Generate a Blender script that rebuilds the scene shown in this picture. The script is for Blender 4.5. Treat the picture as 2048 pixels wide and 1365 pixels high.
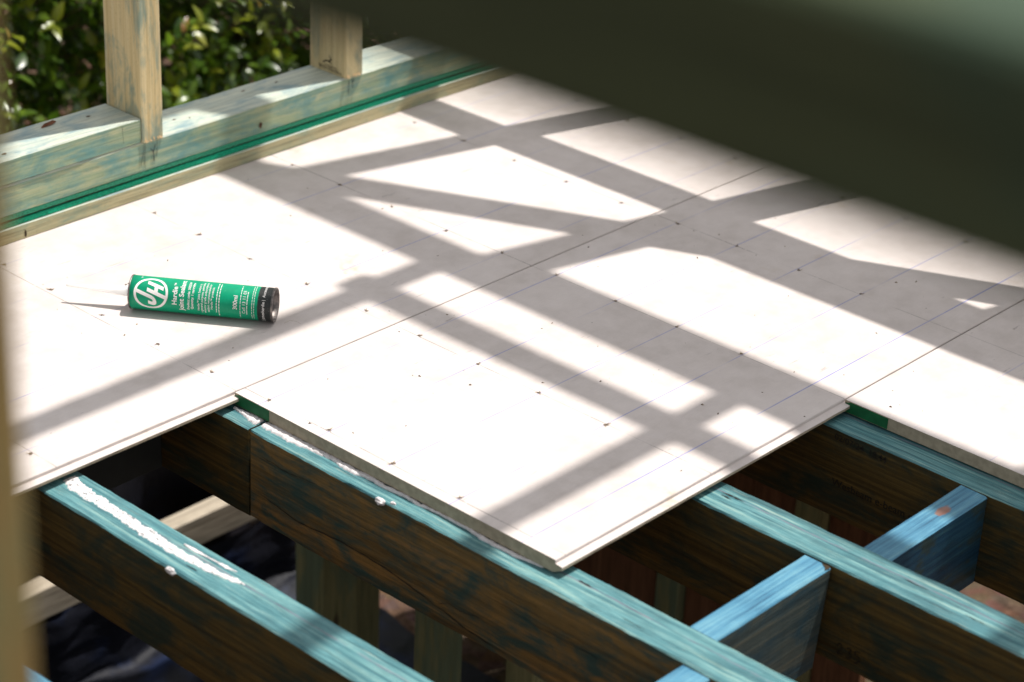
import bpy, bmesh, math, random
from mathutils import Vector, Matrix, noise
R = math.radians
for o in list(bpy.data.objects): bpy.data.objects.remove(o, do_unlink=True)
scn = bpy.context.scene
COL = scn.collection

# ------------------------------------------------------------------ camera
YAW, PITCH, ROLL = 0.84827079, -0.46854198, 0.04761422
CAM = Vector((-1.79706, -2.08292, 1.47627))
fwd = Vector((math.sin(YAW)*math.cos(PITCH), math.cos(YAW)*math.cos(PITCH), math.sin(PITCH)))
rt = Vector((math.cos(YAW), -math.sin(YAW), 0)); up = rt.cross(fwd)
rt2 = math.cos(ROLL)*rt + math.sin(ROLL)*up; up2 = -math.sin(ROLL)*rt + math.cos(ROLL)*up
cd = bpy.data.cameras.new('camera'); cam = bpy.data.objects.new('camera', cd); COL.objects.link(cam)
m3 = Matrix((rt2, up2, -fwd)).transposed()
cam.matrix_world = Matrix.Translation(CAM) @ m3.to_4x4()
cd.sensor_width = 36.0; cd.lens = 4566.97*36/2048; cd.clip_start = 0.05; cd.clip_end = 1000
cd.dof.use_dof = True; cd.dof.focus_distance = 3.2; cd.dof.aperture_fstop = 4.2; cd.dof.aperture_blades = 0
scn.camera = cam

# ------------------------------------------------------------------ sky, sun, exposure
EL, AZ = 70.5, 165.7            # sun elevation; azimuth the light travels to
L = Vector((math.cos(R(AZ))*math.cos(R(EL)), math.sin(R(AZ))*math.cos(R(EL)), -math.sin(R(EL))))
w = bpy.data.worlds.new('World'); scn.world = w; w.use_nodes = True
wn = w.node_tree; bg = wn.nodes['Background']
sky = wn.nodes.new('ShaderNodeTexSky'); sky.sky_type = 'NISHITA'; sky.sun_disc = False
sky.sun_elevation = R(EL); sky.sun_rotation = math.atan2(-L.x, -L.y)
sky.air_density = 1.0; sky.dust_density = 2.5; sky.ozone_density = 0.6
hs = wn.nodes.new('ShaderNodeHueSaturation'); hs.inputs['Saturation'].default_value = 0.12
wn.links.new(sky.outputs[0], hs.inputs['Color']); wn.links.new(hs.outputs[0], bg.inputs[0])
bg.inputs[1].default_value = 0.110
sd = bpy.data.lights.new('sun', 'SUN'); sd.energy = 4.0; sd.angle = R(0.53); sd.color = (1.0, 0.955, 0.89)
sun = bpy.data.objects.new('sun', sd); COL.objects.link(sun)
sun.rotation_euler = L.to_track_quat('-Z', 'Y').to_euler(); sun.location = (3, -1, 8)
vs = scn.view_settings; vs.view_transform = 'Standard'; vs.look = 'None'; vs.gamma = 1.0; vs.exposure = 0.40
vs.use_curve_mapping = False
scn.render.engine = 'CYCLES'
scn.cycles.max_bounces = 8; scn.cycles.diffuse_bounces = 5

# ------------------------------------------------------------------ node helper
class NT:
    def __init__(s, name):
        s.m = bpy.data.materials.new(name); s.m.use_nodes = True; s.t = s.m.node_tree
        s.b = s.t.nodes['Principled BSDF']; s.o = s.t.nodes['Material Output']
    def _in(s, sock, v):
        if isinstance(v, bpy.types.NodeSocket): s.t.links.new(v, sock)
        elif v is not None:
            if sock.type == 'RGBA' and len(v) == 3: v = (*v, 1)
            sock.default_value = v
    def node(s, typ, ins=None, **kw):
        n = s.t.nodes.new(typ)
        for k, v in kw.items(): setattr(n, k, v)
        for k, v in (ins or {}).items(): s._in(n.inputs[k], v)
        return n
    def obj(s): return s.node('ShaderNodeTexCoord').outputs['Object']
    def sep(s, v):
        n = s.node('ShaderNodeSeparateXYZ', {0: v}); return n.outputs[0], n.outputs[1], n.outputs[2]
    def mul(s, v, sc, off=(0, 0, 0)):
        return s.node('ShaderNodeMapping', {'Vector': v, 'Scale': sc, 'Location': off}).outputs[0]
    def rnd(s): return s.node('ShaderNodeObjectInfo').outputs['Random']
    def noise(s, v, scale, detail=4, rough=.55, dist=0):
        return s.node('ShaderNodeTexNoise', {'Vector': v, 'Scale': scale, 'Detail': detail, 'Roughness': rough, 'Distortion': dist}).outputs[0]
    def math(s, op, a, b=0, c=None, clamp=False):
        n = s.node('ShaderNodeMath', {0: a, 1: b}, operation=op, use_clamp=clamp)
        if c is not None: s._in(n.inputs[2], c)
        return n.outputs[0]
    def step(s, v, lo, hi):   # smooth 0..1
        return s.node('ShaderNodeMapRange', {'Value': v, 'From Min': lo, 'From Max': hi}, interpolation_type='SMOOTHSTEP').outputs[0]
    def ramp(s, v, stops):
        n = s.node('ShaderNodeValToRGB', {0: v}); e = n.color_ramp.elements
        while len(e) < len(stops): e.new(.5)
        for i, (p, c) in enumerate(stops): e[i].position = p; e[i].color = (*c, 1)
        return n.outputs[0]
    def mix(s, f, a, b, mode='MIX'):
        n = s.node('ShaderNodeMix', data_type='RGBA', blend_type=mode)
        s._in(n.inputs[0], f); s._in(n.inputs[6], a); s._in(n.inputs[7], b); return n.outputs[2]
    def bump(s, h, strength, dist=.001):
        return s.node('ShaderNodeBump', {'Height': h, 'Strength': strength, 'Distance': dist}).outputs[0]
    def done(s, col, rough=.6, normal=None, spec=.4, metal=0):
        s._in(s.b.inputs['Base Color'], col); s._in(s.b.inputs['Roughness'], rough)
        s._in(s.b.inputs['Specular IOR Level'], spec); s._in(s.b.inputs['Metallic'], metal)
        if normal is not None: s._in(s.b.inputs['Normal'], normal)
        return s.m
def plain(name, col, rough=.6, spec=.4, metal=0, var=.12, scale=40):
    n = NT(name); v = n.obj(); f = n.noise(v, scale, 4)
    c = n.mix(n.step(f, .3, .7), tuple(x*(1-var) for x in col), tuple(min(1, x*(1+var)) for x in col))
    return n.done(c, rough, n.bump(f, .15), spec, metal)
def gscale(axis, along, across):
    return tuple(along if i == axis else across for i in range(3))

def wood(name, axis, ramp, stain, amount, stain_scale=9, rough=.65, streak=90, kerf=0, knots=False, soft=.09, fine_amt=.62):
    """timber face: grain streaks along `axis`, stain colour in patches"""
    n = NT(name); v = n.obj(); r = n.rnd()
    sh = n.node('ShaderNodeVectorMath', {0: v, 1: n.node('ShaderNodeCombineXYZ', {0: r, 1: n.math('MULTIPLY', r, 7.3), 2: n.math('MULTIPLY', r, 3.1)}).outputs[0]}, operation='ADD').outputs[0]
    g = n.noise(n.mul(sh, gscale(axis, 3.0, streak)), 1.0, 7, .65, .25)
    g2 = n.noise(n.mul(sh, gscale(axis, 7, streak*3.0)), 1.0, 5, .65)
    col = n.ramp(g, ramp)
    col = n.mix(n.math('MULTIPLY', n.step(g2, .48, .68), fine_amt), col, tuple(c*.45 for c in ramp[0][1]))
    p = n.noise(n.mul(sh, gscale(axis, .45, 1.0)), stain_scale, 6, .62, .7)
    p2 = n.noise(n.mul(sh, gscale(axis, 1.5, 9)), stain_scale, 4, .6)
    pm = n.math('ADD', n.math('MULTIPLY', p, .75), n.math('MULTIPLY', p2, .25))
    lo = .72-.5*amount
    f = n.math('MULTIPLY', n.step(pm, lo-soft*.3, lo+soft*.7), .88)
    col = n.mix(f, col, n.mix(g, tuple(c*.55 for c in stain), tuple(min(1, c*1.5) for c in stain)))
    fine = n.noise(sh, 260, 3); col = n.mix(n.math('MULTIPLY', n.step(fine, .55, .8), .35), col, tuple(c*.5 for c in ramp[0][1]))
    h = n.math('ADD', g, n.math('MULTIPLY', g2, .8))
    if kerf:
        _, _, z = n.sep(v)
        k = n.math('SINE', n.math('MULTIPLY', n.math('ADD', z, n.math('MULTIPLY', g, .0006)), 2*math.pi/kerf))
        col = n.mix(n.math('MULTIPLY', n.step(k, -.2, .9), .42), col, tuple(c*.42 for c in ramp[1][1]))
        h = n.math('ADD', h, n.math('MULTIPLY', k, .5))
    if knots:
        vo = n.node('ShaderNodeTexVoronoi', {'Vector': n.mul(sh, gscale(axis, 1.0, 2.6)), 'Scale': 3.2}).outputs['Distance']
        kf = n.step(vo, .085, .035); col = n.mix(n.math('MULTIPLY', kf, .8), col, (.05, .035, .02))
    return n.done(col, rough, n.bump(h, .55, .0012), .3)

# LVL faces and edges
BROWN = [(.30, (.036, .022, .005)), (.5, (.090, .058, .014)), (.70, (.165, .105, .027))]
BROWN2 = [(.3, (.080, .052, .018)), (.47, (.185, .118, .040)), (.6, (.28, .165, .052)), (.74, (.44, .20, .055))]
TEALW = [(.31, (.008, .045, .062)), (.43, (.046, .155, .18)), (.52, (.105, .265, .285)), (.60, (.225, .385, .36)), (.71, (.50, .54, .43))]
BLUEW = [(.31, (.008, .05, .10)), (.44, (.032, .145, .245)), (.54, (.072, .235, .355)), (.65, (.15, .345, .43)), (.79, (.35, .48, .50))]
def edge_mat(name, ramp, glue=True, x0=.009):
    n = NT(name); v = n.obj(); r = n.rnd()
    sh = n.node('ShaderNodeVectorMath', {0: v, 1: n.node('ShaderNodeCombineXYZ', {0: r, 1: n.math('MULTIPLY', r, 9.3), 2: 0.0}).outputs[0]}, operation='ADD').outputs[0]
    g = n.noise(n.mul(sh, (330, 5.5, 30)), 1.0, 8, .72, .2)
    big = n.noise(n.mul(sh, (110, 3.2, 14)), 1.0, 5, .6)
    g = n.math('ADD', n.math('MULTIPLY', g, .62), n.math('MULTIPLY', big, .48))
    col = n.ramp(n.math('SUBTRACT', g, .05), ramp)
    blot = n.noise(n.mul(sh, (30, 9, 14)), 1.0, 5, .65); col = n.mix(n.math('MULTIPLY', n.step(blot, .46, .66), .42), col, tuple(c*.55 for c in ramp[1][1]))
    x, y, z = n.sep(v)
    wob = n.noise(n.mul(sh, (0, 9, 0)), 1.0, 3)
    dx = n.math('ABSOLUTE', n.math('SUBTRACT', n.math('ADD', x, n.math('MULTIPLY', wob, .006)), x0+.003))
    br = n.noise(n.mul(sh, (40, 22, 0)), 1.0, 4)
    if glue:
        gl = n.math('MULTIPLY', n.step(dx, .0021, .0006), n.step(br, .33, .58))
        col = n.mix(n.math('MULTIPLY', gl, .8), col, (.17, .16, .21))
    ck = n.noise(n.mul(sh, (420, 7, 0)), 1.0, 3, .5)
    col = n.mix(n.math('MULTIPLY', n.step(ck, .63, .72), .85), col, (.02, .06, .075))
    pale = n.noise(n.mul(sh, (300, 12, 0)), 1.0, 4)
    col = n.mix(n.math('MULTIPLY', n.step(pale, .62, .8), .6), col, (.55, .58, .47))
    org = n.noise(n.mul(sh, (60, 14, 0)), 1.0, 3)
    col = n.mix(n.math('MULTIPLY', n.step(org, .73, .8), .7), col, (.5, .3, .15))
    mic = n.noise(n.mul(sh, (1100, 26, 0)), 1.0, 3, .6); col = n.mix(n.math('MULTIPLY', n.step(mic, .42, .70), .42), col, tuple(c*.45 for c in ramp[1][1]))
    mic2 = n.noise(n.mul(sh, (800, 18, 9)), 1.0, 3, .6); col = n.mix(n.math('MULTIPLY', n.step(mic2, .60, .74), .40), col, (.50, .56, .46))
    h = n.math('SUBTRACT', n.math('ADD', g, n.math('MULTIPLY', mic, .5)), n.step(ck, .62, .72))
    return n.done(col, .55, n.bump(h, .6, .0014), .35)
M_edge = edge_mat('lvl_edge_teal', TEALW)
M_edge_b = edge_mat('lvl_edge_blue', BLUEW, False)
M_lvl = wood('lvl_face_brown', 1, BROWN, (.010, .030, .025), .46, 20, .75, 150, soft=.22, fine_amt=.3)
M_lvl_b = wood('lvl_face_stained', 1, BROWN2, (.018, .070, .070), .50, 26, .75, 130, soft=.24, fine_amt=.45)
M_lvl_x = wood('blocking_face', 0, [(.3, (.035, .055, .058)), (.5, (.072, .095, .09)), (.7, (.13, .135, .105))], (.02, .06, .085), .45, 24, .65, 150, soft=.2, fine_amt=.4)
M_blk_blue = wood('blocking_face_blue', 0, [(.3, (.006, .035, .07)), (.5, (.015, .065, .115)), (.7, (.035, .11, .14))], (.03, .05, .045), .38, 24, .55, 170)
M_blk_shade = plain('blocking_shaded', (.02, .025, .025), .8)  # blocking timber in shadow: the shade is painted in as near-black
M_blk_top = None
# pine framing
PINE = [(.3, (.56, .42, .20)), (.5, (.72, .585, .32)), (.72, (.80, .68, .42))]
PINEG = [(.25, (.27, .28, .17)), (.5, (.40, .39, .245)), (.78, (.55, .47, .28))]
M_stud = wood('pine_stud', 2, PINE, (.22, .31, .26), .40, 17, .65, 130, soft=.16, fine_amt=.22)
M_stud_g = wood('pine_stud_grey', 2, [(.25, (.40, .33, .17)), (.5, (.54, .45, .25)), (.78, (.63, .54, .33))], (.16, .21, .17), .38, 17, .65, 130, soft=.22, fine_amt=.3)
M_plate = wood('pine_plate', 0, [(.3, (.26, .36, .22)), (.5, (.40, .47, .29)), (.7, (.62, .57, .34))], (.085, .28, .30), .49, 22, .65, 110, kerf=.0021, soft=.26)
M_plate_top = wood('pine_plate_top', 0, [(.25, (.40, .46, .40)), (.5, (.52, .56, .47)), (.78, (.60, .60, .48))], (.20, .31, .34), .42, 22, .55, 90, soft=.22)
M_batten = wood('pine_batten', 0, [(.25, (.30, .27, .15)), (.5, (.47, .42, .25)), (.78, (.57, .50, .31))], (.20, .29, .22), .42, 26, .65, 90, soft=.25)
M_frame_y = wood('pine_frame_y', 1, PINEG, (.13, .22, .19), .5, 10, .65, 55)
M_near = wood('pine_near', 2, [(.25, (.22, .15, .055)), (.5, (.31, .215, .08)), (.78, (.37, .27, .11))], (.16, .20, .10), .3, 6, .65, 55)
M_near_shade = wood('pine_near_shaded', 1, [(.25, (.034, .047, .021)), (.5, (.054, .070, .032)), (.78, (.086, .104, .048))], (.030, .056, .034), .45, 6, .7, 55)  # shade on the camera side of the near noggin, put into its colour
M_frame_x = wood('pine_frame_x', 0, PINEG, (.13, .22, .19), .5, 10, .65, 55)
M_sub = wood('treated_subfloor', 2, [(.25, (.15, .15, .065)), (.5, (.22, .21, .10)), (.78, (.29, .27, .13))], (.12, .16, .10), .45, 8, .7, 50, knots=True)
M_subred = wood('hardwood_board', 2, [(.25, (.10, .04, .02)), (.5, (.17, .075, .035)), (.78, (.25, .12, .06))], (.05, .03, .02), .3, 8, .7, 50)
M_rail = wood('grey_rail', 0, [(.25, (.30, .25, .19)), (.5, (.42, .36, .28)), (.78, (.52, .46, .37))], (.25, .22, .17), .3, 8, .7, 50)

# fibre cement
def board_mat(name, ylines, xlines):
    n = NT(name); tc = n.node('ShaderNodeTexCoord'); v = tc.outputs['Object']; x, y, z = n.sep(v)
    big = n.noise(v, 3.2, 5, .6); mid = n.noise(v, 22, 5, .65); fine = n.noise(v, 420, 3)
    fib = n.noise(n.mul(v, (35, 300, 1)), 1.0, 4, .6)
    col = n.ramp(n.math('ADD', n.math('MULTIPLY', big, .5), n.math('MULTIPLY', mid, .5)), [(.30, (.49, .435, .405)), (.5, (.60, .54, .516)), (.68, (.665, .605, .583))])
    col = n.mix(n.math('MULTIPLY', n.step(fib, .35, .75), .13), col, (.45, .42, .41))
    col = n.mix(n.math('MULTIPLY', n.step(fine, .5, .8), .15), col, (.42, .39, .38))
    st = n.noise(v, 7.5, 4, .6, .4); st2 = n.noise(v, 60, 3)
    col = n.mix(n.math('MULTIPLY', n.math('MULTIPLY', n.step(st, .60, .78), n.step(st2, .35, .7)), .6), col, (.43, .34, .235))
    scf = n.noise(n.mul(v, (18, 90, 1)), 1.0, 4, .6); sc2 = n.noise(v, 5, 2)
    col = n.mix(n.math('MULTIPLY', n.math('MULTIPLY', n.step(scf, .64, .72), n.step(sc2, .45, .60)), .6), col, (.28, .245, .24))
    # specks
    vo = n.node('ShaderNodeTexVoronoi', {'Vector': v, 'Scale': 46.0, 'Randomness': 1.0})
    keep = n.step(n.sep(vo.outputs['Color'])[0], .955, .96)
    spk = n.math('MULTIPLY', n.step(vo.outputs['Distance'], .055, .03), keep)
    col = n.mix(n.math('MULTIPLY', spk, .85), col, (.05, .04, .035))
    # printed blue set-out lines along X, faint in places
    acc = None; wob = n.math('MULTIPLY', n.math('SUBTRACT', n.noise(n.mul(v, (3, 0, 0)), 1.0, 2), .5), .002)
    for k, (yl, s_) in enumerate(ylines):
        d = n.math('ABSOLUTE', n.math('SUBTRACT', n.math('ADD', y, wob), yl))
        a = n.math('MULTIPLY', n.step(d, .0016, .0004), s_); acc = a if acc is None else n.math('MAXIMUM', acc, a)
    pat = n.noise(n.mul(v, (5, 9, 0)), 1.0, 4, .6)
    if acc is not None:
        col = n.mix(n.math('MULTIPLY', n.math('MULTIPLY', acc, n.step(pat, .30, .58)), n.math('MULTIPLY', n.step(z, TH-.002, TH-.001), .95)), col, (.15, .19, .50))
    acc = None
    dash = n.step(n.noise(n.mul(v, (40, 160, 0)), 1.0, 2), .30, .44)
    for xl, s_ in xlines:
        d = n.math('ABSOLUTE', n.math('SUBTRACT', n.math('ADD', x, n.math('MULTIPLY', n.math('SUBTRACT', n.noise(n.mul(v, (0, 6, 0)), 1.0, 2), .5), .0022)), xl))
        a = n.math('MULTIPLY', n.step(d, .0013, .0004), s_); acc = a if acc is None else n.math('MAXIMUM', acc, a)
    if acc is not None:
        pen = n.step(n.noise(n.mul(v, (3, 11, 0)), 1.0, 3), .32, .62)
        col = n.mix(n.math('MULTIPLY', n.math('MULTIPLY', acc, n.math('MULTIPLY', dash, pen)), n.math('MULTIPLY', n.step(z, TH-.002, TH-.001), .75)), col, (.13, .11, .11))
    h = n.math('ADD', n.math('MULTIPLY', fine, .5), n.math('ADD', mid, n.math('MULTIPLY', fib, .8)))
    return n.done(col, .8, n.bump(h, .3, .0007), .2)
M_bedge = plain('fibre_cement_cut_edge', (.40, .335, .245), .85, .2, 0, .14, 90)
M_seal = plain('sealant_white', (.64, .605, .61), .55, .4, 0, .1, 120)
M_green = plain('green_edge_paint', (.008, .12, .04), .55, .35, 0, .18, 60)
M_foam = plain('green_gasket', (.005, .27, .15), .75, .2, 0, .4, 420)
M_foam2 = plain('green_gasket_pale', (.035, .26, .155), .75, .2, 0, .45, 420)
M_gap = plain('dark_gap', (.035, .022, .008), .9)
M_screw = plain('screw_dark', (.12, .085, .06), .6, .4, 0, .4, 300)
M_torn = plain('torn_fibre', (.38, .31, .23), .9, .1, 0, .2, 300)
M_ink = plain('marker_ink', (.012, .010, .008), .6)
M_pencil = plain('pencil', (.035, .045, .05), .7)
M_stamp = plain('stamp_ink', (.035, .026, .014), .8)
M_chip = plain('bark_chip', (.16, .065, .035), .8, .2, 0, .3, 150)

# ------------------------------------------------------------------ mesh helpers
def new_obj(name, me, mats, parent=None, loc=(0, 0, 0)):
    o = bpy.data.objects.new(name, me); COL.objects.link(o)
    for mt in (mats if isinstance(mats, (list, tuple)) else [mats]):
        if me is not None and mt is not None: me.materials.append(mt)
    o.location = loc
    if parent is not None: o.parent = parent
    return o
def tag(o, label=None, cat=None, group=None, kind=None):
    if label: o['label'] = label
    if cat: o['category'] = cat
    if group: o['group'] = group
    if kind: o['kind'] = kind
    return o
def empty(name, loc, label=None, cat=None, group=None):
    o = bpy.data.objects.new(name, None); COL.objects.link(o); o.location = loc; o.empty_display_size = .05
    return tag(o, label, cat, group)
def beam_me(dx, dy, dz, axis, seg=24, bev=.0025, jit=.0, seed=0, wane=0, top_slot=1, endcut=None):
    """timber of size dx,dy,dz centred on x,y with z from 0 up; softened arrises, slightly uneven along the length"""
    bm = bmesh.new(); D = [dx, dy, dz]; ln = D[axis]
    a, b = [(1, 2), (0, 2), (0, 1)][axis]
    ha, hb = D[a]/2, D[b]/2
    prof = [(-ha+bev, -hb), (ha-bev, -hb), (ha, -hb+bev), (ha, hb-bev), (ha-bev, hb), (-ha+bev, hb), (-ha, hb-bev), (-ha, -hb+bev)]
    rings = []
    for i in range(seg+1):
        t = -ln/2+ln*i/seg; ring = []
        for k, (pa, pb) in enumerate(prof):
            ja = noise.noise(Vector((t*9+seed*7.7, k*3.3, 1.7)))*jit+noise.noise(Vector((t*55+seed, k*5.1, 9)))*jit*.6
            jb = noise.noise(Vector((t*9+seed*3.1, k*2.7, 5.9)))*jit+noise.noise(Vector((t*55+seed, k*4.1, 3)))*jit*.6
            if wane and k in (0, 7) and b == 2: jb += max(0, noise.noise(Vector((t*3.4+seed, 2, 2))))*wane
            c = [0, 0, 0]; c[axis] = t; c[a] = pa+ja; c[b] = pb+jb
            if endcut and i == seg: c[axis] += endcut*(.5-pb/D[b])
            c[2] += dz/2
            ring.append(bm.verts.new(c))
        rings.append(ring)
    for i in range(seg):
        for k in range(8):
            f = bm.faces.new((rings[i][k], rings[i][(k+1) % 8], rings[i+1][(k+1) % 8], rings[i+1][k]))
            if top_slot and b == 2 and k in (3, 4, 5): f.material_index = top_slot
    bm.faces.new(rings[0]); bm.faces.new(rings[-1][::-1])
    bmesh.ops.recalc_face_normals(bm, faces=bm.faces)
    me = bpy.data.meshes.new('beam'); bm.to_mesh(me); bm.free()
    return me
def beam(name, x0, x1, y0, y1, z0, z1, axis, mats, parent=None, **kw):
    dx, dy, dz = x1-x0, y1-y0, z1-z0
    me = beam_me(dx, dy, dz, axis, **kw)
    return new_obj(name, me, mats, parent, ((x0+x1)/2, (y0+y1)/2, z0))
def child_at(o, parent):
    """parent keeping world place (parents are unrotated)"""
    loc = Vector(o.location); p = parent
    while p is not None: loc -= Vector(p.location); p = p.parent
    o.parent = parent; o.location = loc; return o
def pydata(name, verts, faces, mats, parent=None, loc=(0, 0, 0), smooth=False):
    me = bpy.data.meshes.new(name); me.from_pydata(verts, [], faces); me.update()
    if smooth:
        for f in me.polygons: f.use_smooth = True
    return new_obj(name, me, mats, parent, loc)
def text_mesh(s, size, bold=0.0, align='LEFT', space=1.0):
    c = bpy.data.curves.new('t', 'FONT'); c.body = s; c.size = size; c.align_x = align; c.offset = bold; c.space_character = space
    c.resolution_u = 3
    o = bpy.data.objects.new('t', c); COL.objects.link(o)
    dg = bpy.context.evaluated_depsgraph_get(); dg.update()
    me = bpy.data.meshes.new_from_object(o.evaluated_get(dg))
    bpy.data.objects.remove(o); bpy.data.curves.remove(c)
    return me

# ------------------------------------------------------------------ ground
def ground():
    cs = [-300, -80, -25, -10, -6, -4] + [-3+.09*i for i in range(78)] + [4.2, 5, 7, 12, 30, 90, 300]
    n = len(cs); vs_ = []; random.seed(3)
    for y in cs:
        for x in cs:
            p = Vector((x, y, 0)); z = -1.22+noise.noise(p*1.3)*.05+noise.noise(p*5)*.02+noise.noise(p*15)*.012
            vs_.append((x, y, z))
    fs = [(j*n+i, j*n+i+1, (j+1)*n+i+1, (j+1)*n+i) for j in range(n-1) for i in range(n-1)]
    nt = NT('soil'); v = nt.obj(); a = nt.noise(v, 2.5, 6); b = nt.noise(v, 45, 5, .7); c = nt.node('ShaderNodeTexVoronoi', {'Vector': v, 'Scale': 28.0}).outputs['Color']
    col = nt.ramp(b, [(.3, (.045, .026, .016)), (.5, (.12, .07, .045)), (.72, (.26, .17, .12))])
    col = nt.mix(nt.step(a, .35, .7), col, (.13, .085, .06)); col = nt.mix(.25, col, c, 'MULTIPLY')
    m = nt.done(col, .95, nt.bump(b, 1.0, .02), .1)
    o = pydata('ground', vs_, fs, m, smooth=True); return tag(o, kind='structure')
ground()

# ------------------------------------------------------------------ floor sheets
TH = .0185
GV = [.535, .42, .303, .18, .06, -.05, -.169, -.287, -.407, -.53]
def sheet(name, x0, x1, yb, yf, label, ylines, xlines):
    """fibre cement flooring sheet: groove along the back edge yb, tongue along the front edge yf"""
    root = empty(name, (x0, yf, -TH), label, 'flooring sheet')
    e = .0024; bv = .0010
    prof = [(yf, -bv), (yf+bv, 0), (yb-e-bv, 0), (yb-e, -bv), (yb-e, -.0052), (yb-.014, -.0056), (yb-.014, -.0120), (yb-e, -.0126), (yb-e, -TH),
            (yf+.0035, -TH), (yf-.0085, -.0118), (yf-.0112, -.0104), (yf-.0112, -.0066), (yf-.0105, -.0059), (yf, -.0052)]
    bm = bmesh.new(); ln = x1-x0; seg = int(ln/.02); rings = []
    for i in range(seg+1):
        x = ln*i/seg; ring = []
        for k, (y, z) in enumerate(prof):
            jy = noise.noise(Vector((x*40+x0*9, k*.7, yf*5)))*.0004 if k in (0, 1, 10, 11, 12, 13, 14) else 0
            ring.append(bm.verts.new((x, y-yf+jy, z+TH)))
        rings.append(ring)
    np_ = len(prof)
    for i in range(seg):
        for k in range(np_):
            k2 = (k+1) % np_
            f = bm.faces.new((rings[i][k], rings[i+1][k], rings[i+1][k2], rings[i][k2]))
            f.material_index = 0 if k in (0, 1, 2, 3, 12, 13, 14) else 1
    for ring, fl in ((rings[0], 1), (rings[-1], 0)):
        f = bm.faces.new(ring if fl else ring[::-1]); f.material_index = 1
    bmesh.ops.recalc_face_normals(bm, faces=bm.faces)
    me = bpy.data.meshes.new('sheet'); bm.to_mesh(me); bm.free()
    # local coordinates: x from x0, y from yf
    mat = board_mat('fibre_cement_'+str(round(-yf*10)), [(y-yf, s) for y, s in ylines], [(x-x0, s) for x, s in xlines])
    p = new_obj('panel', me, [mat, M_bedge], root)
    return root
S = .30
b1 = sheet('flooring_sheet', -1.28, 1.425, 1.2*.5655, 0.0, 'pale fibre cement flooring sheet along the wall plate, with the green cartridge lying on it',
           [(y, .55 if i % 2 else .35) for i, y in enumerate(GV[:5])], [(.004, .9), (.300, .45), (.601, .9), (.893, .8), (-.297, .8), (1.2, .6)])
b2 = sheet('flooring_sheet', 0.0, 1.425, 0.0, -.5855, 'pale middle fibre cement flooring sheet with sealed end on the blotchy joist',
           [(y, .9 if y < -.5 else .6) for y in GV[5:]], [(.018, .9), (.303, .85), (.601, .75), (.896, .85), (1.2, .6)])
b3 = sheet('flooring_sheet', .60, 1.425, -.5855, -1.171, 'pale fibre cement flooring sheet at the right edge, partly shaded, with green end mark',
           [(-.70, .3), (-.82, .3)], [(.9, .5), (1.2, .5)])
# green paint on the cut ends
def end_mark(root, x, y0, y1):
    vs_ = []; n = 18; fs = []
    for i in range(n+1):
        t = i/n; y = y0+(y1-y0)*t
        lo = -TH+.0006; hi = -.0035 if t < .06 else -.0012
        for z in (lo, hi): vs_.append((x-.0004, y+(noise.noise(Vector((z*900, 3, y)))*.002 if i == n else 0), z))
    for i in range(n): fs.append((2*i, 2*i+1, 2*i+3, 2*i+2))
    o = pydata('paint_mark', vs_, fs, M_green); child_at(o, root)
    sm = o.modifiers.new('thick', 'SOLIDIFY'); sm.thickness = .0003; sm.offset = 1
    o['label'] = 'dark green paint mark on the cut end'
end_mark(b2, 0.0, -.0032, -.072); end_mark(b3, .60, -.589, -.66)
# a spiral of screw heads with torn fibre round them
random.seed(11)
def screw_me(seed, s=1.0):
    random.seed(seed); bm = bmesh.new()
    n = 9; ring = [bm.verts.new((math.cos(6.283*i/n)*.0036*s*random.uniform(.7, 1.25), math.sin(6.283*i/n)*.0036*s*random.uniform(.7, 1.25), .0)) for i in range(n)]
    ctr = bm.verts.new((0, 0, .0007))
    for i in range(n): bm.faces.new((ring[i], ring[(i+1) % n], ctr))
    for j in range(3):      # torn flakes
        a = random.uniform(0, 6.28); d = Vector((math.cos(a), math.sin(a), 0)); q = Vector((-d.y, d.x, 0))
        b0 = d*.003*s; l = random.uniform(.003, .0075)*s
        vs_ = [bm.verts.new(b0+q*.0011), bm.verts.new(b0-q*.0011), bm.verts.new(b0+d*l+Vector((0, 0, random.uniform(.0005, .0025))))]
        f = bm.faces.new(vs_); f.material_index = 1 if j else 0
    me = bpy.data.meshes.new('screw'); bm.to_mesh(me); bm.free()
    for mt in (M_screw, M_torn): me.materials.append(mt)
    return me
SCREWS = [screw_me(i, .66+.14*(i % 3)) for i in range(5)]
def screw(root, x, y, k):
    o = bpy.data.objects.new('screw_head', SCREWS[k % 5]); COL.objects.link(o)
    o.location = (x, y, .0003); child_at(o, root); o.rotation_euler = (0, 0, random.uniform(0, 6.28))
rows1 = [(.013, (.535, .421, .303, .178, .062)), (.302, (.535, .423, .304, .181, .057)), (.600, (.535, .421, .30, .178, .061)), (.891, (.537, .419, .30, .18, .06)), (-.297, (.42, .30, .18, .05)), (1.19, (.542, .423, .30, .18, .06))]
rows2 = [(.022, (-.051, -.168, -.286, -.405)), (.304, (-.052, -.169, -.287, -.41)), (.6015, (-.05, -.171, -.285, -.406)), (.895, (-.054, -.172, -.292, -.408)), (1.19, (-.05, -.17, -.29, -.41))]
k = 0
for rows, root in ((rows1, b1), (rows2, b2)):
    for x, ys in rows:
        for y in ys:
            k += 1; screw(root, x+random.uniform(-.003, .003), y+random.uniform(-.002, .002), k)
for x, y, root in ((.675, -.072, b2), (.745, .02, b1), (.52, .12, b1), (1.03, -.147, b2), (.47, .19, b1)):
    k += 1; o = bpy.data.objects.new('grit', SCREWS[k % 5]); COL.objects.link(o); o.location = (x, y, .0003); child_at(o, root); o.scale = (.4, .4, .6)

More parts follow.
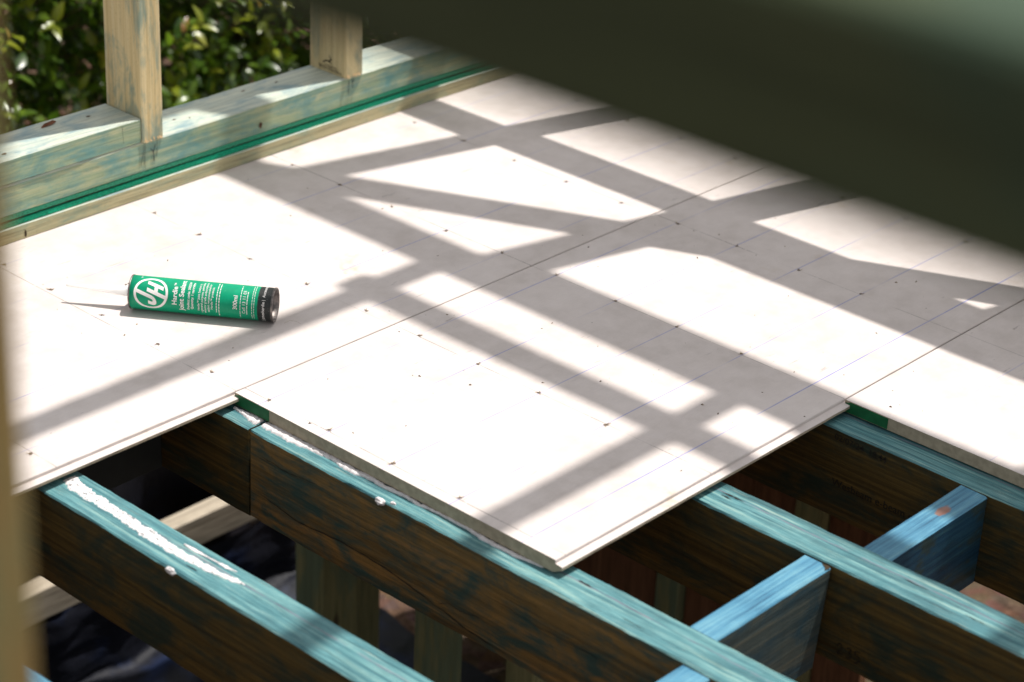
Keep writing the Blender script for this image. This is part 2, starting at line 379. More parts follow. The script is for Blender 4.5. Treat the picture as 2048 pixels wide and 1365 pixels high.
def crumbs(root, x0, x1, y0, y1, n, seed):
    random.seed(seed); vs_, fs, mi = [], [], []
    for i in range(n):
        x, y = random.uniform(x0, x1), random.uniform(y0, y1)
        if noise.noise(Vector((x*3+seed, y*3, 1))) < -.1: continue
        l = random.choice((.0007, .0009, .0012, .0018, .0026)); wd = l*random.uniform(.25, .6); a = random.uniform(0, 3.14); c, q = math.cos(a), math.sin(a); b = len(vs_)
        for (u, v, h) in ((-l, 0, 0), (0, -wd, 0), (l, 0, 0), (0, wd, 0), (0, 0, l*random.uniform(.3, .9))): vs_.append((x+u*c-v*q, y+u*q+v*c, .0003+h))
        for f in ((0, 1, 4), (1, 2, 4), (2, 3, 4), (3, 0, 4)): fs.append(tuple(b+k_ for k_ in f)); mi.append(0 if random.random() < .55 else 1)
    o = pydata('crumbs', vs_, fs, [M_screw, M_torn]); child_at(o, root); o['kind'] = 'stuff'
    for p, m_ in zip(o.data.polygons, mi): p.material_index = m_
crumbs(b1, -.6, 1.3, .02, .58, 110, 3); crumbs(b2, .01, 1.3, -.58, -.01, 110, 5); crumbs(b3, .61, 1.3, -.95, -.60, 30, 7)

# ------------------------------------------------------------------ floor joists
JT, JB = -.0215, -.158
def joist(x, y0, y1, label, mats, w=.063, seed=0, jit=.0011, wane=0):
    o = beam('floor_joist', x-w/2, x+w/2, y0, y1, JB, JT, 1, mats, seg=int((y1-y0)/.012), bev=.0022, jit=jit, seed=seed, wane=wane)
    return tag(o, label, 'joist', 'floor joists')
jA = joist(-.293, -1.9, .66, 'teal topped floor joist with a long white sealant smear, left of the cartridge end', [M_lvl, M_edge], seed=1)
jB0 = joist(.002, -.0625, .66, 'dark floor joist end piece under the long sheet, butting the stained joist', [M_lvl, M_edge], seed=2)
jB = joist(.002, -1.9, -.0665, 'teal topped floor joist with blotchy stained side and cracks, under the middle sheet end', [M_lvl_b, M_edge], seed=3, jit=.0016, wane=.016)
jC = joist(.2975, -1.9, .66, 'teal topped floor joist carrying the handwritten number 235', [M_lvl, M_edge], seed=4, jit=.0014)
jD = joist(.588, -1.9, .66, 'dark floor joist with printed date under the right hand sheet end', [M_lvl, M_edge], seed=5)
joist(-.598, -1.9, .66, 'bright blue topped floor joist in the bottom left corner', [M_lvl, M_edge_b], seed=6)
for i, (x, lb) in enumerate(((-.9, 'floor joist beyond the left edge, second from the near wall frame'), (-1.36, 'floor joist carrying the near stud wall'), (.9, 'floor joist hidden under the sheets, next to the printed one'), (1.2, 'floor joist hidden under the sheets, next to the right hand wall'), (1.39, 'floor joist under the right hand wall frame'))):
    joist(x, -1.9 if x < 0 else -1.5, .66, lb, [M_lvl, M_edge], seed=8+i, w=.063 if x > -1.2 else .09)
# writing on joists
def flat_text(s, size, parent, x, y, z, bold=0, mat=M_ink, slant=0, name='lettering', space=1.0):
    me = text_mesh(s, size, bold, space=space)
    for v in me.vertices:      # text x -> -Y, text y -> +Z
        tx, ty = v.co.x, v.co.y; v.co = (0, -tx, ty+tx*slant)
    o = new_obj(name, me, mat, None, (x, y, z)); child_at(o, parent); return o
XC = .2975-.0315-.0009; XD = .588-.0315-.0012
def hand_digits(parent):
    strokes = [[(0, .010), (.003, .0155), (.007, .0135), (.006, .008), (.001, .001), (.0095, .002)],
               [(.0145, .0135), (.0185, .0155), (.021, .012), (.0175, .009), (.0215, .006), (.0195, .001), (.015, .0005)],
               [(.034, .0165), (.0275, .0155), (.0270, .0105), (.0325, .009), (.0335, .0035), (.0275, -.0025)]]
    vs_, fs = [], []
    for st in strokes:
        pts = []
        for i in range(len(st)-1):
            p0, p1, p2, p3 = st[max(i-1, 0)], st[i], st[i+1], st[min(i+2, len(st)-1)]
            for q in range(5):
                t = q/5; f = lambda a, b, c, d: .5*(2*b+(c-a)*t+(2*a-5*b+4*c-d)*t*t+(3*b-a-3*c+d)*t**3)
                pts.append((f(p0[0], p1[0], p2[0], p3[0]), f(p0[1], p1[1], p2[1], p3[1])))
        pts.append(st[-1]); base = len(vs_)
        for i, (a, b) in enumerate(pts):
            p, q = pts[max(i-1, 0)], pts[min(i+1, len(pts)-1)]; d = Vector((q[0]-p[0], q[1]-p[1])).normalized(); h = .0008
            for s_ in (1, -1): vs_.append((0, -(a-d.y*h*s_), b+d.x*h*s_))
        fs += [(base+2*i, base+2*i+1, base+2*i+3, base+2*i+2) for i in range(len(pts)-1)]
    o = pydata('handwriting', vs_, fs, M_ink, None, (XC, -.8285, -.1405)); child_at(o, parent); o['label'] = 'handwritten number 235 in black marker'
hand_digits(jC)
flat_text('02/07/24  18:44', .0135, jD, XD, -.606, -.0375, .0001, M_ink, -.04)
flat_text('Wesbeam e-beam e2s', .0165, jD, XD, -.610, -.1085, .0001, M_ink, .0)

def crack(parent, x, pts, wd, seed):
    vs_, fs = [], []; n = 60
    for i in range(n+1):
        t = i/n*(len(pts)-1); k = min(int(t), len(pts)-2); f = t-k
        y = pts[k][0]+(pts[k+1][0]-pts[k][0])*f; z = pts[k][1]+(pts[k+1][1]-pts[k][1])*f
        z += noise.noise(Vector((y*40, seed, 0)))*.0022+noise.noise(Vector((y*160, seed, 5)))*.0009
        h = wd*(.35+.9*abs(noise.noise(Vector((y*55, seed, 9)))))*min(1, 8*i/n, 8*(n-i)/n)
        vs_ += [(x, y, z-h), (x, y, z+h)]
    for i in range(n): fs.append((2*i, 2*i+1, 2*i+3, 2*i+2))
    o = pydata('crack', vs_, fs, M_ink); child_at(o, parent)
XB = .002-.0315-.0014
crack(jB, XB, [(-.07, -.108), (-.16, -.122), (-.25, -.115), (-.33, -.118), (-.40, -.128), (-.48, -.142), (-.56, -.146)], .0015, 1)
crack(jB, XB, [(-.09, -.052), (-.14, -.055), (-.2, -.048)], .0007, 4)
crack(jB, XB, [(-.42, -.128), (-.44, -.119), (-.47, -.118), (-.50, -.112)], .0008, 7)
crack(jB, XB, [(-.5, -.075), (-.6, -.08), (-.7, -.078)], .0007, 9)
crack(jA, -.293-.0315-.0012, [(-.1, -.075), (-.25, -.085), (-.4, -.08), (-.5, -.09)], .0007, 12)
crack(jC, XC, [(-.62, -.07), (-.72, -.075), (-.8, -.07)], .0007, 15)

def split_top(parent, x, y0, y1, wd, seed):
    vs_, fs = [], []; n = 24
    for i in range(n+1):
        y = y0+(y1-y0)*i/n; xx = x+noise.noise(Vector((y*60, seed, 2)))*.0016
        h = wd*(.4+.9*abs(noise.noise(Vector((y*90, seed, 4)))))*min(1, 5*i/n, 5*(n-i)/n)
        vs_ += [(xx-h, y, JT+.0010), (xx+h, y, JT+.0010)]
    for i in range(n): fs.append((2*i, 2*i+1, 2*i+3, 2*i+2))
    o = pydata('split', vs_, fs, M_ink); child_at(o, parent)
split_top(jC, .306, -.602, -.642, .0016, 1); split_top(jC, .299, -.606, -.625, .0010, 3); split_top(jC, .303, -.885, -.925, .0013, 5); split_top(jC, .290, -.98, -1.03, .0008, 8)
split_top(jB, .012, -.612, -.636, .0014, 2); split_top(jB, -.012, -.70, -.74, .0007, 6); split_top(jA, -.306, -.262, -.285, .0013, 9); split_top(jA, -.2915, -.20, -.222, .0009, 11)

# blocking between joists
def blocking(x0, x1, y0, y1, label, mats, zb=-.158, **kw):
    o = beam('blocking', x0, x1, y0, y1, zb, -.0245, 0, mats, seg=16, bev=.0022, jit=.0007, **kw)
    return tag(o, label, 'blocking', 'timber blocking between joists')
M_btop = edge_mat('blocking_top_blue', BLUEW, False)
M_btop2 = None
def btop(name, ramp, spot=None):
    n = NT(name); v = n.obj(); r = n.rnd(); sh = n.node('ShaderNodeVectorMath', {0: v, 1: r}, operation='ADD').outputs[0]
    g = n.noise(n.mul(sh, (5, 260, 30)), 1.0, 7, .65, .15); b = n.noise(sh, 16, 3)
    col = n.ramp(n.math('ADD', n.math('MULTIPLY', g, .75), n.math('MULTIPLY', b, .28)), ramp)
    ck = n.noise(n.mul(sh, (8, 420, 0)), 1.0, 3); col = n.mix(n.math('MULTIPLY', n.step(ck, .62, .72), .8), col, (.02, .08, .13))
    x, y, z = n.sep(v); mic = n.noise(n.mul(sh, (24, 1000, 0)), 1.0, 3, .6); col = n.mix(n.math('MULTIPLY', n.step(mic, .42, .7), .45), col, tuple(c*.4 for c in ramp[2][1]))
    if spot:
        dx_ = n.math('DIVIDE', n.math('SUBTRACT', x, spot[0]), .017); dy_ = n.math('DIVIDE', n.math('SUBTRACT', y, spot[1]), .0085)
        dd = n.math('ADD', n.math('ADD', n.math('MULTIPLY', dx_, dx_), n.math('MULTIPLY', dy_, dy_)), n.math('MULTIPLY', n.math('SUBTRACT', n.noise(sh, 120, 4), .5), 1.3))
        col = n.mix(n.math('MULTIPLY', n.step(dd, 1.1, .35), .85), col, (.30, .125, .07))
    return n.done(col, .5, n.bump(g, .5, .001), .4)
M_btop = btop('blocking_top_blue2', BLUEW); M_btop_k = btop('blocking_top_knot', BLUEW, (.040, .0))
k1 = blocking(.0355, .264, -.8065, -.765, 'pale blue blocking piece with slanted cut end, beside the number 235', [M_lvl_x, M_btop], seed=21, endcut=-.058, zb=-.169)
ob = beam('back_layer', .0355, .2645, -.7645, -.752, -.158, -.055, 0, [M_blk_shade, M_blk_shade], seg=6, seed=22); child_at(ob, k1)
k2 = blocking(.3305, .5550, -.8485, -.806, 'deep blue blocking piece with rusty knot, below the right hand sheet', [M_blk_blue, M_btop_k], seed=23)
k3 = blocking(-.260, -.031, -.8495, -.808, 'bright blue blocking piece cut off by the bottom edge', [M_blk_blue, M_btop], seed=24)
blocking(-.260, -.031, .12, .162, 'dark blocking piece in shadow under the long sheet', [M_blk_shade, M_blk_shade], seed=25)
kd = pydata('dark_smear', [(-.012, -.002, 0), (-.002, -.0035, 0), (.0, .0, 0), (-.001, .010, 0), (-.004, .006, 0), (-.006, .002, 0)], [(0, 1, 2, 3, 4, 5)], M_gap, None, (.264, -.8035, -.0238)); child_at(kd, k1)

# ------------------------------------------------------------------ sealant
def smear(name, parent, pts, z, th=.0025, seed=0, lump=1.0, hole=0.0):
    """uneven strip of sealant along Y: pts = (y, x centre, half width)"""
    vs_, fs = [], []; n = 300; m = 14
    ys = [p[0] for p in pts]
    def at(y):
        for i in range(len(pts)-1):
            if pts[i][0] >= y >= pts[i+1][0]:
                t = (pts[i][0]-y)/(pts[i][0]-pts[i+1][0]); return [pts[i][k]+(pts[i+1][k]-pts[i][k])*t for k in (1, 2)]
        return pts[-1][1:]
    for i in range(n+1):
        y = ys[0]+(ys[-1]-ys[0])*i/n; xc, hw = at(y)
        e0 = hw*(1+.45*noise.noise(Vector((y*60, seed, 1)))+.30*noise.noise(Vector((y*190, seed, 2)))+.30*noise.noise(Vector((y*520, seed, 3))))
        e1 = hw*(1+.45*noise.noise(Vector((y*60, seed, 5)))+.30*noise.noise(Vector((y*190, seed, 6)))+.30*noise.noise(Vector((y*520, seed, 7))))
        for j in range(m+1):
            t = j/m; x = xc-e0+(e0+e1)*t
            hgt = th*max(0, 1-(2*t-1)**4)*(.6+.9*lump*(noise.noise(Vector((x*260, y*160, seed)))*.6+noise.noise(Vector((x*500, y*420, seed)))*.35+.25))
            if i in (0, n): hgt = 0
            vs_.append((x, y, z+max(hgt, -.0005)+(-.0006 if j in (0, m) else 0)))
    for i in range(n):
        for j in range(m):
            a = i*(m+1)+j; q = vs_[a]
            if hole and noise.noise(Vector((q[0]*320, q[1]*130, seed+3)))+.5*noise.noise(Vector((q[0]*700, q[1]*500, seed))) > hole: continue
            fs.append((a, a+1, a+m+2, a+m+1))
    o = pydata(name, vs_, fs, M_seal, None, (0, 0, 0), True); child_at(o, parent); return o
o = smear('sealant_smear', jA, [(-.004, -.281, .010), (-.04, -.2885, .010), (-.12, -.2905, .0085), (-.2, -.2945, .0085), (-.245, -.2955, .0065), (-.28, -.2925, .0065), (-.305, -.291, .004), (-.33, -.2865, .005), (-.345, -.2845, .001)], JT+.0004, .0011, 3, .6, .46)
o['label'] = 'broken white sealant smear along the joist top'
smear('sealant_smear', jA, [(-.226, -.2775, .001), (-.245, -.2775, .0032), (-.27, -.2765, .0012), (-.285, -.2755, .0012), (-.30, -.2745, .003), (-.318, -.273, .0005)], JT+.0004, .001, 9, .8, .4)
o = smear('sealant_bead', jB, [(-.068, -.0045, .0085), (-.12, -.0055, .0085), (-.17, -.0035, .006), (-.2, -.002, .004), (-.215, -.004, .005), (-.245, -.0045, .0058), (-.26, -.0015, .004), (-.30, -.0035, .003), (-.33, -.001, .002), (-.36, -.0035, .003), (-.375, -.0015, .002), (-.44, .0, .002), (-.47, -.003, .0035), (-.52, -.003, .003), (-.565, .002, .001)], JT+.0002, .0036, 14, .7)
o['label'] = 'white sealant bead squeezed out under the sheet end'
smear('sealant_bead', jB0, [(-.006, -.0045, .002), (-.02, -.0045, .0035), (-.05, -.006, .008), (-.061, -.007, .008)], JT+.0002, .003, 18)
def blob(parent, c, r, seed):
    bm = bmesh.new(); bmesh.ops.create_icosphere(bm, subdivisions=4, radius=1)
    for v in bm.verts: v.co = Vector((v.co.x*r*.8, v.co.y*r*1.5, v.co.z*r*.8))*(1+.5*noise.noise(v.co*1.5+Vector((seed, 0, 0)))+.12*noise.noise(v.co*3+Vector((seed, 3, 0))))
    me = bpy.data.meshes.new('blob'); bm.to_mesh(me); bm.free()
    for f in me.polygons: f.use_smooth = True
    o = new_obj('sealant_blob', me, M_seal, None, c); child_at(o, parent)
blob(jA, (-.3255, -.2585, JT-.002), .0048, 1); blob(jB, (-.0315, -.3165, JT-.001), .0055, 4); blob(jB, (-.0245, -.333, JT+.0005), .003, 7)

# ------------------------------------------------------------------ back wall frame (along X at y = .59)
WY = .5903
bw = empty('stud_frame', (.3, WY+.045, 0), 'blue green stained pine wall frame beside the hedge, with two studs on stacked plates', 'wall frame')
def wpart(name, *a, **kw):
    o = beam(name, *a, **kw); child_at(o, bw); return o
wpart('base_batten', -1.3, 1.425, WY, WY+.092, .0004, .0243, 0, [M_batten, M_plate_top], seg=90, bev=.001, jit=.0005, seed=31)
wpart('gasket_strip', -1.3, 1.425, WY+.0035, WY+.090, .0245, .0335, 0, [M_foam, M_foam], seg=160, bev=.001, jit=.0007, seed=32)
wpart('dark_gap', -1.3, 1.425, WY+.0065, WY+.089, .0336, .0360, 0, [M_gap, M_gap], seg=20, bev=.0004, seed=33)
wpart('gasket_strip', -1.3, 1.425, WY+.0040, WY+.090, .0361, .0447, 0, [M_foam2, M_foam2], seg=160, bev=.001, jit=.0007, seed=34)
p2 = wpart('bottom_plate', -1.3, 1.425, WY+.0015, WY+.0915, .0450, .0950, 0, [M_plate, M_plate_top], seg=140, bev=.0022, jit=.0009, seed=35)
p3 = wpart('upper_plate', -1.3, .3255, WY+.0010, WY+.0910, .0958, .1370, 0, [M_plate, M_plate_top], seg=80, bev=.0022, jit=.0009, seed=36)
p3['label'] = 'second plate lying on the bottom plate left of the nearer stud'
st1 = wpart('stud', .3275, .3695, WY-.001, WY+.089, .0955, 2.43, 2, [M_stud, M_stud], seg=40, bev=.002, jit=.0003, seed=37)
st2 = wpart('stud', .7705, .8125, WY-.0005, WY+.0895, .0955, 2.43, 2, [M_stud_g, M_stud_g], seg=40, bev=.002, jit=.0003, seed=38)
wpart('top_plate', -1.3, 1.425, WY, WY+.09, 2.431, 2.4735, 0, [M_frame_x, M_frame_x], seg=10, seed=39)
wpart('stud', -1.28, -1.238, WY, WY+.09, .1375, 2.43, 2, [M_stud_g, M_stud_g], seg=20, seed=40)
wpart('stud', 1.28, 1.322, WY, WY+.09, .0955, 2.43, 2, [M_stud_g, M_stud_g], seg=20, seed=41)
# splintered fibres at the stud feet
for st, x0 in ((st1, .3275), (st2, .7705)):
    random.seed(int(x0*100)); vs_, fs = [], []
    for i in range(16):
        x = x0+.003+random.random()*.036; h = random.uniform(.0015, .0045); wd = random.uniform(.0007, .0016); b = len(vs_)
        vs_ += [(x-wd, WY-.0016, .0945+h*1.5), (x+wd, WY-.0016, .0945+h*1.5), (x+wd*.3, WY-.0028, .0943-h*.2), (x, WY+.001, .0943+h*1.2)]
        fs += [(b, b+1, b+2), (b, b+2, b+3), (b+1, b+2, b+3)]
    o = pydata('splinters', vs_, fs, plain('splinter_wood', (.66, .48, .27), .8)); child_at(o, st); o['kind'] = 'stuff'
# pencil marks
def marks(parent, segs, y, wd=.0006, name='pencil_mark', mat=None):
    vs_, fs = [], []
    for (x0, z0, x1, z1) in segs:
        d = Vector((x1-x0, z1-z0)).normalized(); b = len(vs_)
        for (x, z) in ((x0, z0), (x1, z1)):
            for s_ in (1, -1): vs_.append((x-d.y*wd*s_, y, z+d.x*wd*s_))
        fs.append((b, b+1, b+3, b+2))
    o = pydata(name, vs_, fs, mat or M_pencil); child_at(o, parent); o['kind'] = 'stuff'; return o
marks(p2, [(.3434, .0815, .3490, .0745), (.3533, .0865, .3490, .0745), (.3490, .0745, .3500, .0585)], WY+.0002, .0006)
marks(p2, [(.3300, .092, .3290, .060), (.3328, .093, .3315, .05), (.3275, .078, .3235, .055), (.3570, .0925, .3555, .064)], WY+.0002, .0003)
marks(p2, [(.7880, .091, .7885, .074), (.7930, .0885, .7880, .0835), (.7800, .090, .7785, .066)], WY+.0002, .0006)
marks(p3, [(.2880, .134, .2895, .104)], WY-.0003, .0003)
# dark knots in the plate faces
def spot(parent, x, z, y, rx, rz, mat, name='knot', seed=0):
    vs_ = [(math.cos(a)*rx*(1+.3*noise.noise(Vector((math.cos(a)*2+seed, math.sin(a)*2, 1)))), 0, math.sin(a)*rz*(1+.3*noise.noise(Vector((math.cos(a)*2+seed, math.sin(a)*2, 7))))) for a in [6.283*i/18 for i in range(18)]]
    o = pydata(name, vs_, [tuple(range(18))], mat, None, (x, y, z)); child_at(o, parent); return o
M_knot = plain('knot_brown', (.09, .05, .03), .8, .2, 0, .5, 300)
spot(p2, .577, .060, WY+.0003, .0035, .0055, M_knot, seed=2); spot(p2, -.005, .060, WY+.0003, .006, .008, M_knot, seed=5)
spot(bw.children[0], .095, .0085, WY-.0006, .002, .006, M_gap, seed=8)
# nail dimples on the plate tops
for (x, y, z, par) in ((.43, .635, .0951, p2), (.455, .625, .0951, p2), (.60, .66, .0951, p2), (.67, .655, .0951, p2), (.055, .615, .1371, p3), (.08, .612, .1371, p3), (.27, .652, .1371, p3)):
    random.seed(int(x*1000)); o = pydata('nail_hole', [(math.cos(a)*.004*random.uniform(.7, 1.3), math.sin(a)*.0022*random.uniform(.7, 1.3), 0) for a in [6.283*i/10 for i in range(10)]], [tuple(range(10))], M_knot, None, (x, y, z+.0004)); child_at(o, par)
# stamp on the second stud: leaping antelope and rows of small print
def stamp():
    x = .7700
    body = [(0, 0), (.004, .0035), (.009, .0062), (.014, .0058), (.018, .0078), (.0198, .0105), (.0150, .0165), (.0158, .0168), (.0212, .0108), (.0235, .0092), (.0226, .0080), (.0205, .0076), (.0185, .0048), (.0225, .0018), (.0218, .0008), (.0160, .0030), (.0100, .0038), (.0058, .0016), (.0015, -.0012)]
    vs_ = [(0, -a, b) for a, b in body]
    o = pydata('antelope_stamp', vs_, [tuple(range(len(vs_)))], M_stamp, None, (x, .6462, .1115)); child_at(o, st2); o['label'] = 'small leaping antelope stamp'
    random.seed(8); vs_, fs = [], []
    for row, (y0, y1, z0, z1) in enumerate(((.640, .6105, .1075, .1065), (.6565, .606, .1045, .1025), (.6545, .600, .1010, .0995))):
        t = 0
        while t < 1:
            d = random.uniform(.04, .10); b = len(vs_); h = random.uniform(.0012, .0022)
            for tt in (t, min(1, t+d)):
                y = y0+(y1-y0)*tt; z = z0+(z1-z0)*tt; vs_ += [(x, y, z), (x, y, z+h)]
            fs.append((b, b+1, b+3, b+2)); t += d+random.uniform(.012, .03)
    o = pydata('stamp_print', vs_, fs, M_stamp); child_at(o, st2); o['kind'] = 'stuff'
stamp()
ch = pydata('bark_chip', [(-.018, -.003, 0), (.004, -.0045, .001), (.017, .001, .0006), (.013, .005, .0), (-.002, .003, .002), (-.015, .001, .0), (-.01, 0, .0045), (.01, .001, .005)],
            [(0, 1, 6), (1, 7, 6), (1, 2, 7), (2, 3, 7), (3, 4, 7), (4, 6, 7), (4, 5, 6), (5, 0, 6), (0, 5, 4, 3, 2, 1)], M_chip, None, (.2015, .6625, .1376))
ch.rotation_euler = (0, 0, .1); tag(ch, 'small reddish bark chip lying on the upper plate', 'bark chip')

# ------------------------------------------------------------------ right hand wall frame (casts the shadow pattern)
XW0, XW1 = 1.327, 1.407
rw = empty('stud_frame', (1.367, -.3, 0), 'pine wall frame with window opening standing along the right, its shadow on the sheets', 'wall frame')
def rpart(name, y0, y1, z0, z1, axis=1, x0=XW0, x1=XW1):
    o = beam(name, x0, x1, y0, y1, z0, z1, axis, [M_frame_y if axis == 1 else M_stud_g]*2, seg=6, bev=.0015); child_at(o, rw); return o
rpart('bottom_plate', -1.10, .588, .0005, .043)
rpart('stud', .266, .317, .0435, 2.426, 2)
rpart('stud', -.1745, -.133, .0435, 2.426, 2); rpart('stud', -.217, -.1755, .0435, 2.426, 2)
rpart('jack_stud', -.711, -.669, .0435, 1.2065, 2); rpart('jack_stud', -.755, -.712, .0435, 1.2065, 2)
rpart('stud', -1.10, -1.058, .0435, 2.3215, 2)
rpart('noggin', .3175, .588, 1.189, 1.231); rpart('noggin', -.1325, .2655, 1.1525, 1.1945)
rpart('window_sill_trimmer', -1.0575, -.2175, 1.207, 1.449)
rpart('lintel', -2.0, -.2175, 2.322, 2.4255)
rpart('top_plate', -2.0, .588, 2.4265, 2.4685)
def slanted(name, p0, p1, w_, t_, mat, parent):
    d = (Vector(p1)-Vector(p0)); ln = d.length; me = beam_me(t_, w_, ln, 2, seg=4, bev=.0015)
    o = new_obj(name, me, [mat, mat], None, p0); child_at(o, parent)
    o.rotation_euler = (math.atan2(-d.y, d.z), 0, 0); return o
slanted('brace', (1.305, -1.035, .075), (1.305, .470, 2.41), .09, .040, M_stud_g, rw)
# roof framing above
def rafter(y, label):
    o = beam('rafter', -1.40, 1.407, y-.0225, y+.0225, 2.469, 2.559, 0, [M_frame_x]*2, seg=8, bev=.0015)
    tag(o, label, 'rafter', 'rafters overhead')
rafter(.463, 'overhead rafter nearest the back wall, outside the picture'); rafter(-.116, 'overhead rafter casting the upper slim shadow across the sheets')
rafter(-.695, 'overhead rafter casting the lower slim shadow near the sheet corner'); rafter(-1.274, 'overhead rafter furthest from the back wall, shading the joists')
o = beam('ceiling_trimmer', 1.2285, 1.2735, -2.0, -.077, 2.5595, 2.6245, 1, [M_frame_y]*2, seg=8); tag(o, 'overhead timber trimmer lying across the rafters', 'trimmer')

# ------------------------------------------------------------------ near wall frame, out of focus
nw = empty('stud_frame', (-1.36, -1.7, JT), 'blurred near wall frame with shaded noggin across the upper right corner', 'wall frame')
def npart(name, x0, x1, y0, y1, z0, z1, axis, mat):
    o = beam(name, x0, x1, y0, y1, z0, z1, axis, [mat]*2, seg=20, bev=.003, jit=.0005); child_at(o, nw); return o
npart('bottom_plate', -1.4, -1.32, -2.4, .585, JT+.0005, .024, 1, M_near_shade)
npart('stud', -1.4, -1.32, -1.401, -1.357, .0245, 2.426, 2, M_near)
npart('noggin', -1.4, -1.32, -2.3, -1.4015, 1.2722, 1.3265, 1, M_near_shade)
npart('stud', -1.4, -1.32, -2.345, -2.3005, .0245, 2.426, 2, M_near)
npart('top_plate', -1.4, -1.32, -2.4, .585, 2.4265, 2.4685, 1, M_near_shade)

# ------------------------------------------------------------------ below the floor
def sub(name, x0, x1, y0, y1, z0, z1, axis, mat, label, cat, group=None):
    o = beam(name, x0, x1, y0, y1, z0, z1, axis, [mat]*2, seg=16, bev=.002, jit=.0006, seed=hash(label) % 50 if False else len(label)); return tag(o, label, cat, group)
G = 'subfloor posts'
sub('subfloor_post', .650, .742, .512, .586, -1.25, -.2005, 2, M_sub, 'thick olive post seen below the stained joist, with dark knots', 'post', G)
sub('subfloor_post', .650, .705, .205, .274, -1.25, -.2005, 2, M_sub, 'olive post right of the thick post, below the stained joist', 'post', G)
sub('subfloor_post', .650, .700, -.01, .054, -1.25, -.2005, 2, M_sub, 'olive post mostly hidden at the bottom edge', 'post', G)
sub('subfloor_post', 1.20, 1.265, .105, .160, -1.25, -.2005, 2, M_sub, 'grey green post between two reddish boards', 'post', G)
sub('subfloor_post', 1.20, 1.27, -.193, -.137, -1.25, -.2005, 2, M_sub, 'pale green post beside the blue sheet scrap', 'post', G)
sub('subfloor_plate', .650, .742, -1.0, .65, -.2, -.1585, 1, M_sub, 'timber plate on the olive posts under the joists', 'plate')
sub('subfloor_plate', 1.19, 1.275, -1.0, .65, -.2, -.1585, 1, M_sub, 'timber plate on the right hand posts under the joists', 'plate')
BD = ('reddish brown vertical board with dark knot, left of the grey green post', 'reddish brown vertical board just right of the grey green post', 'dark vertical board left of the pale green post', 'brown vertical board far left behind the second olive post', 'brown vertical board at the back, next to the far left one', 'brown vertical board right of the pale green post')
for (y0, y1, xo), lb in zip(((.165, .325, .0), (-.030, .102, .015), (-.135, -.034, .01), (.46, .59, .02), (.329, .456, .012), (-.30, -.196, .02)), BD):
    sub('vertical_board', 1.205+xo, 1.228+xo, y0, y1, -1.25, -.21, 2, M_subred, lb, 'board', 'vertical boards under the floor')
sub('bearer', -1.42, 1.42, .60, .66, -.30, -.159, 0, M_sub, 'timber bearer under the far joist ends', 'bearer')
sub('bearer', -1.42, 1.42, -1.70, -1.62, -.30, -.159, 0, M_sub, 'timber bearer under the near joist ends', 'bearer')
for i, (x, y) in enumerate(((-1.25, .63), (.83, .63), (1.38, .63), (-1.25, -1.66), (.1, -1.66), (1.38, -1.66))):
    sub('stump', x-.045, x+.045, y-.045, y+.045, -1.25, -.3005, 2, M_sub, ('far left', 'far middle', 'far right', 'near left', 'near middle', 'near right')[i]+' timber stump under the bearer', 'stump', 'stumps')
sub('edging_rail', -.9, 1.05, .955, 1.0, -.995, -.928, 0, M_rail, 'grey timber edging rail glimpsed under the floor, with a sunlit patch', 'rail')
for i, x in enumerate((-.7, .95)): sub('edging_peg', x-.02, x+.02, 1.0005, 1.03, -1.28, -.94, 2, M_rail, ('left', 'right')[i]+' peg holding the edging rail', 'peg')
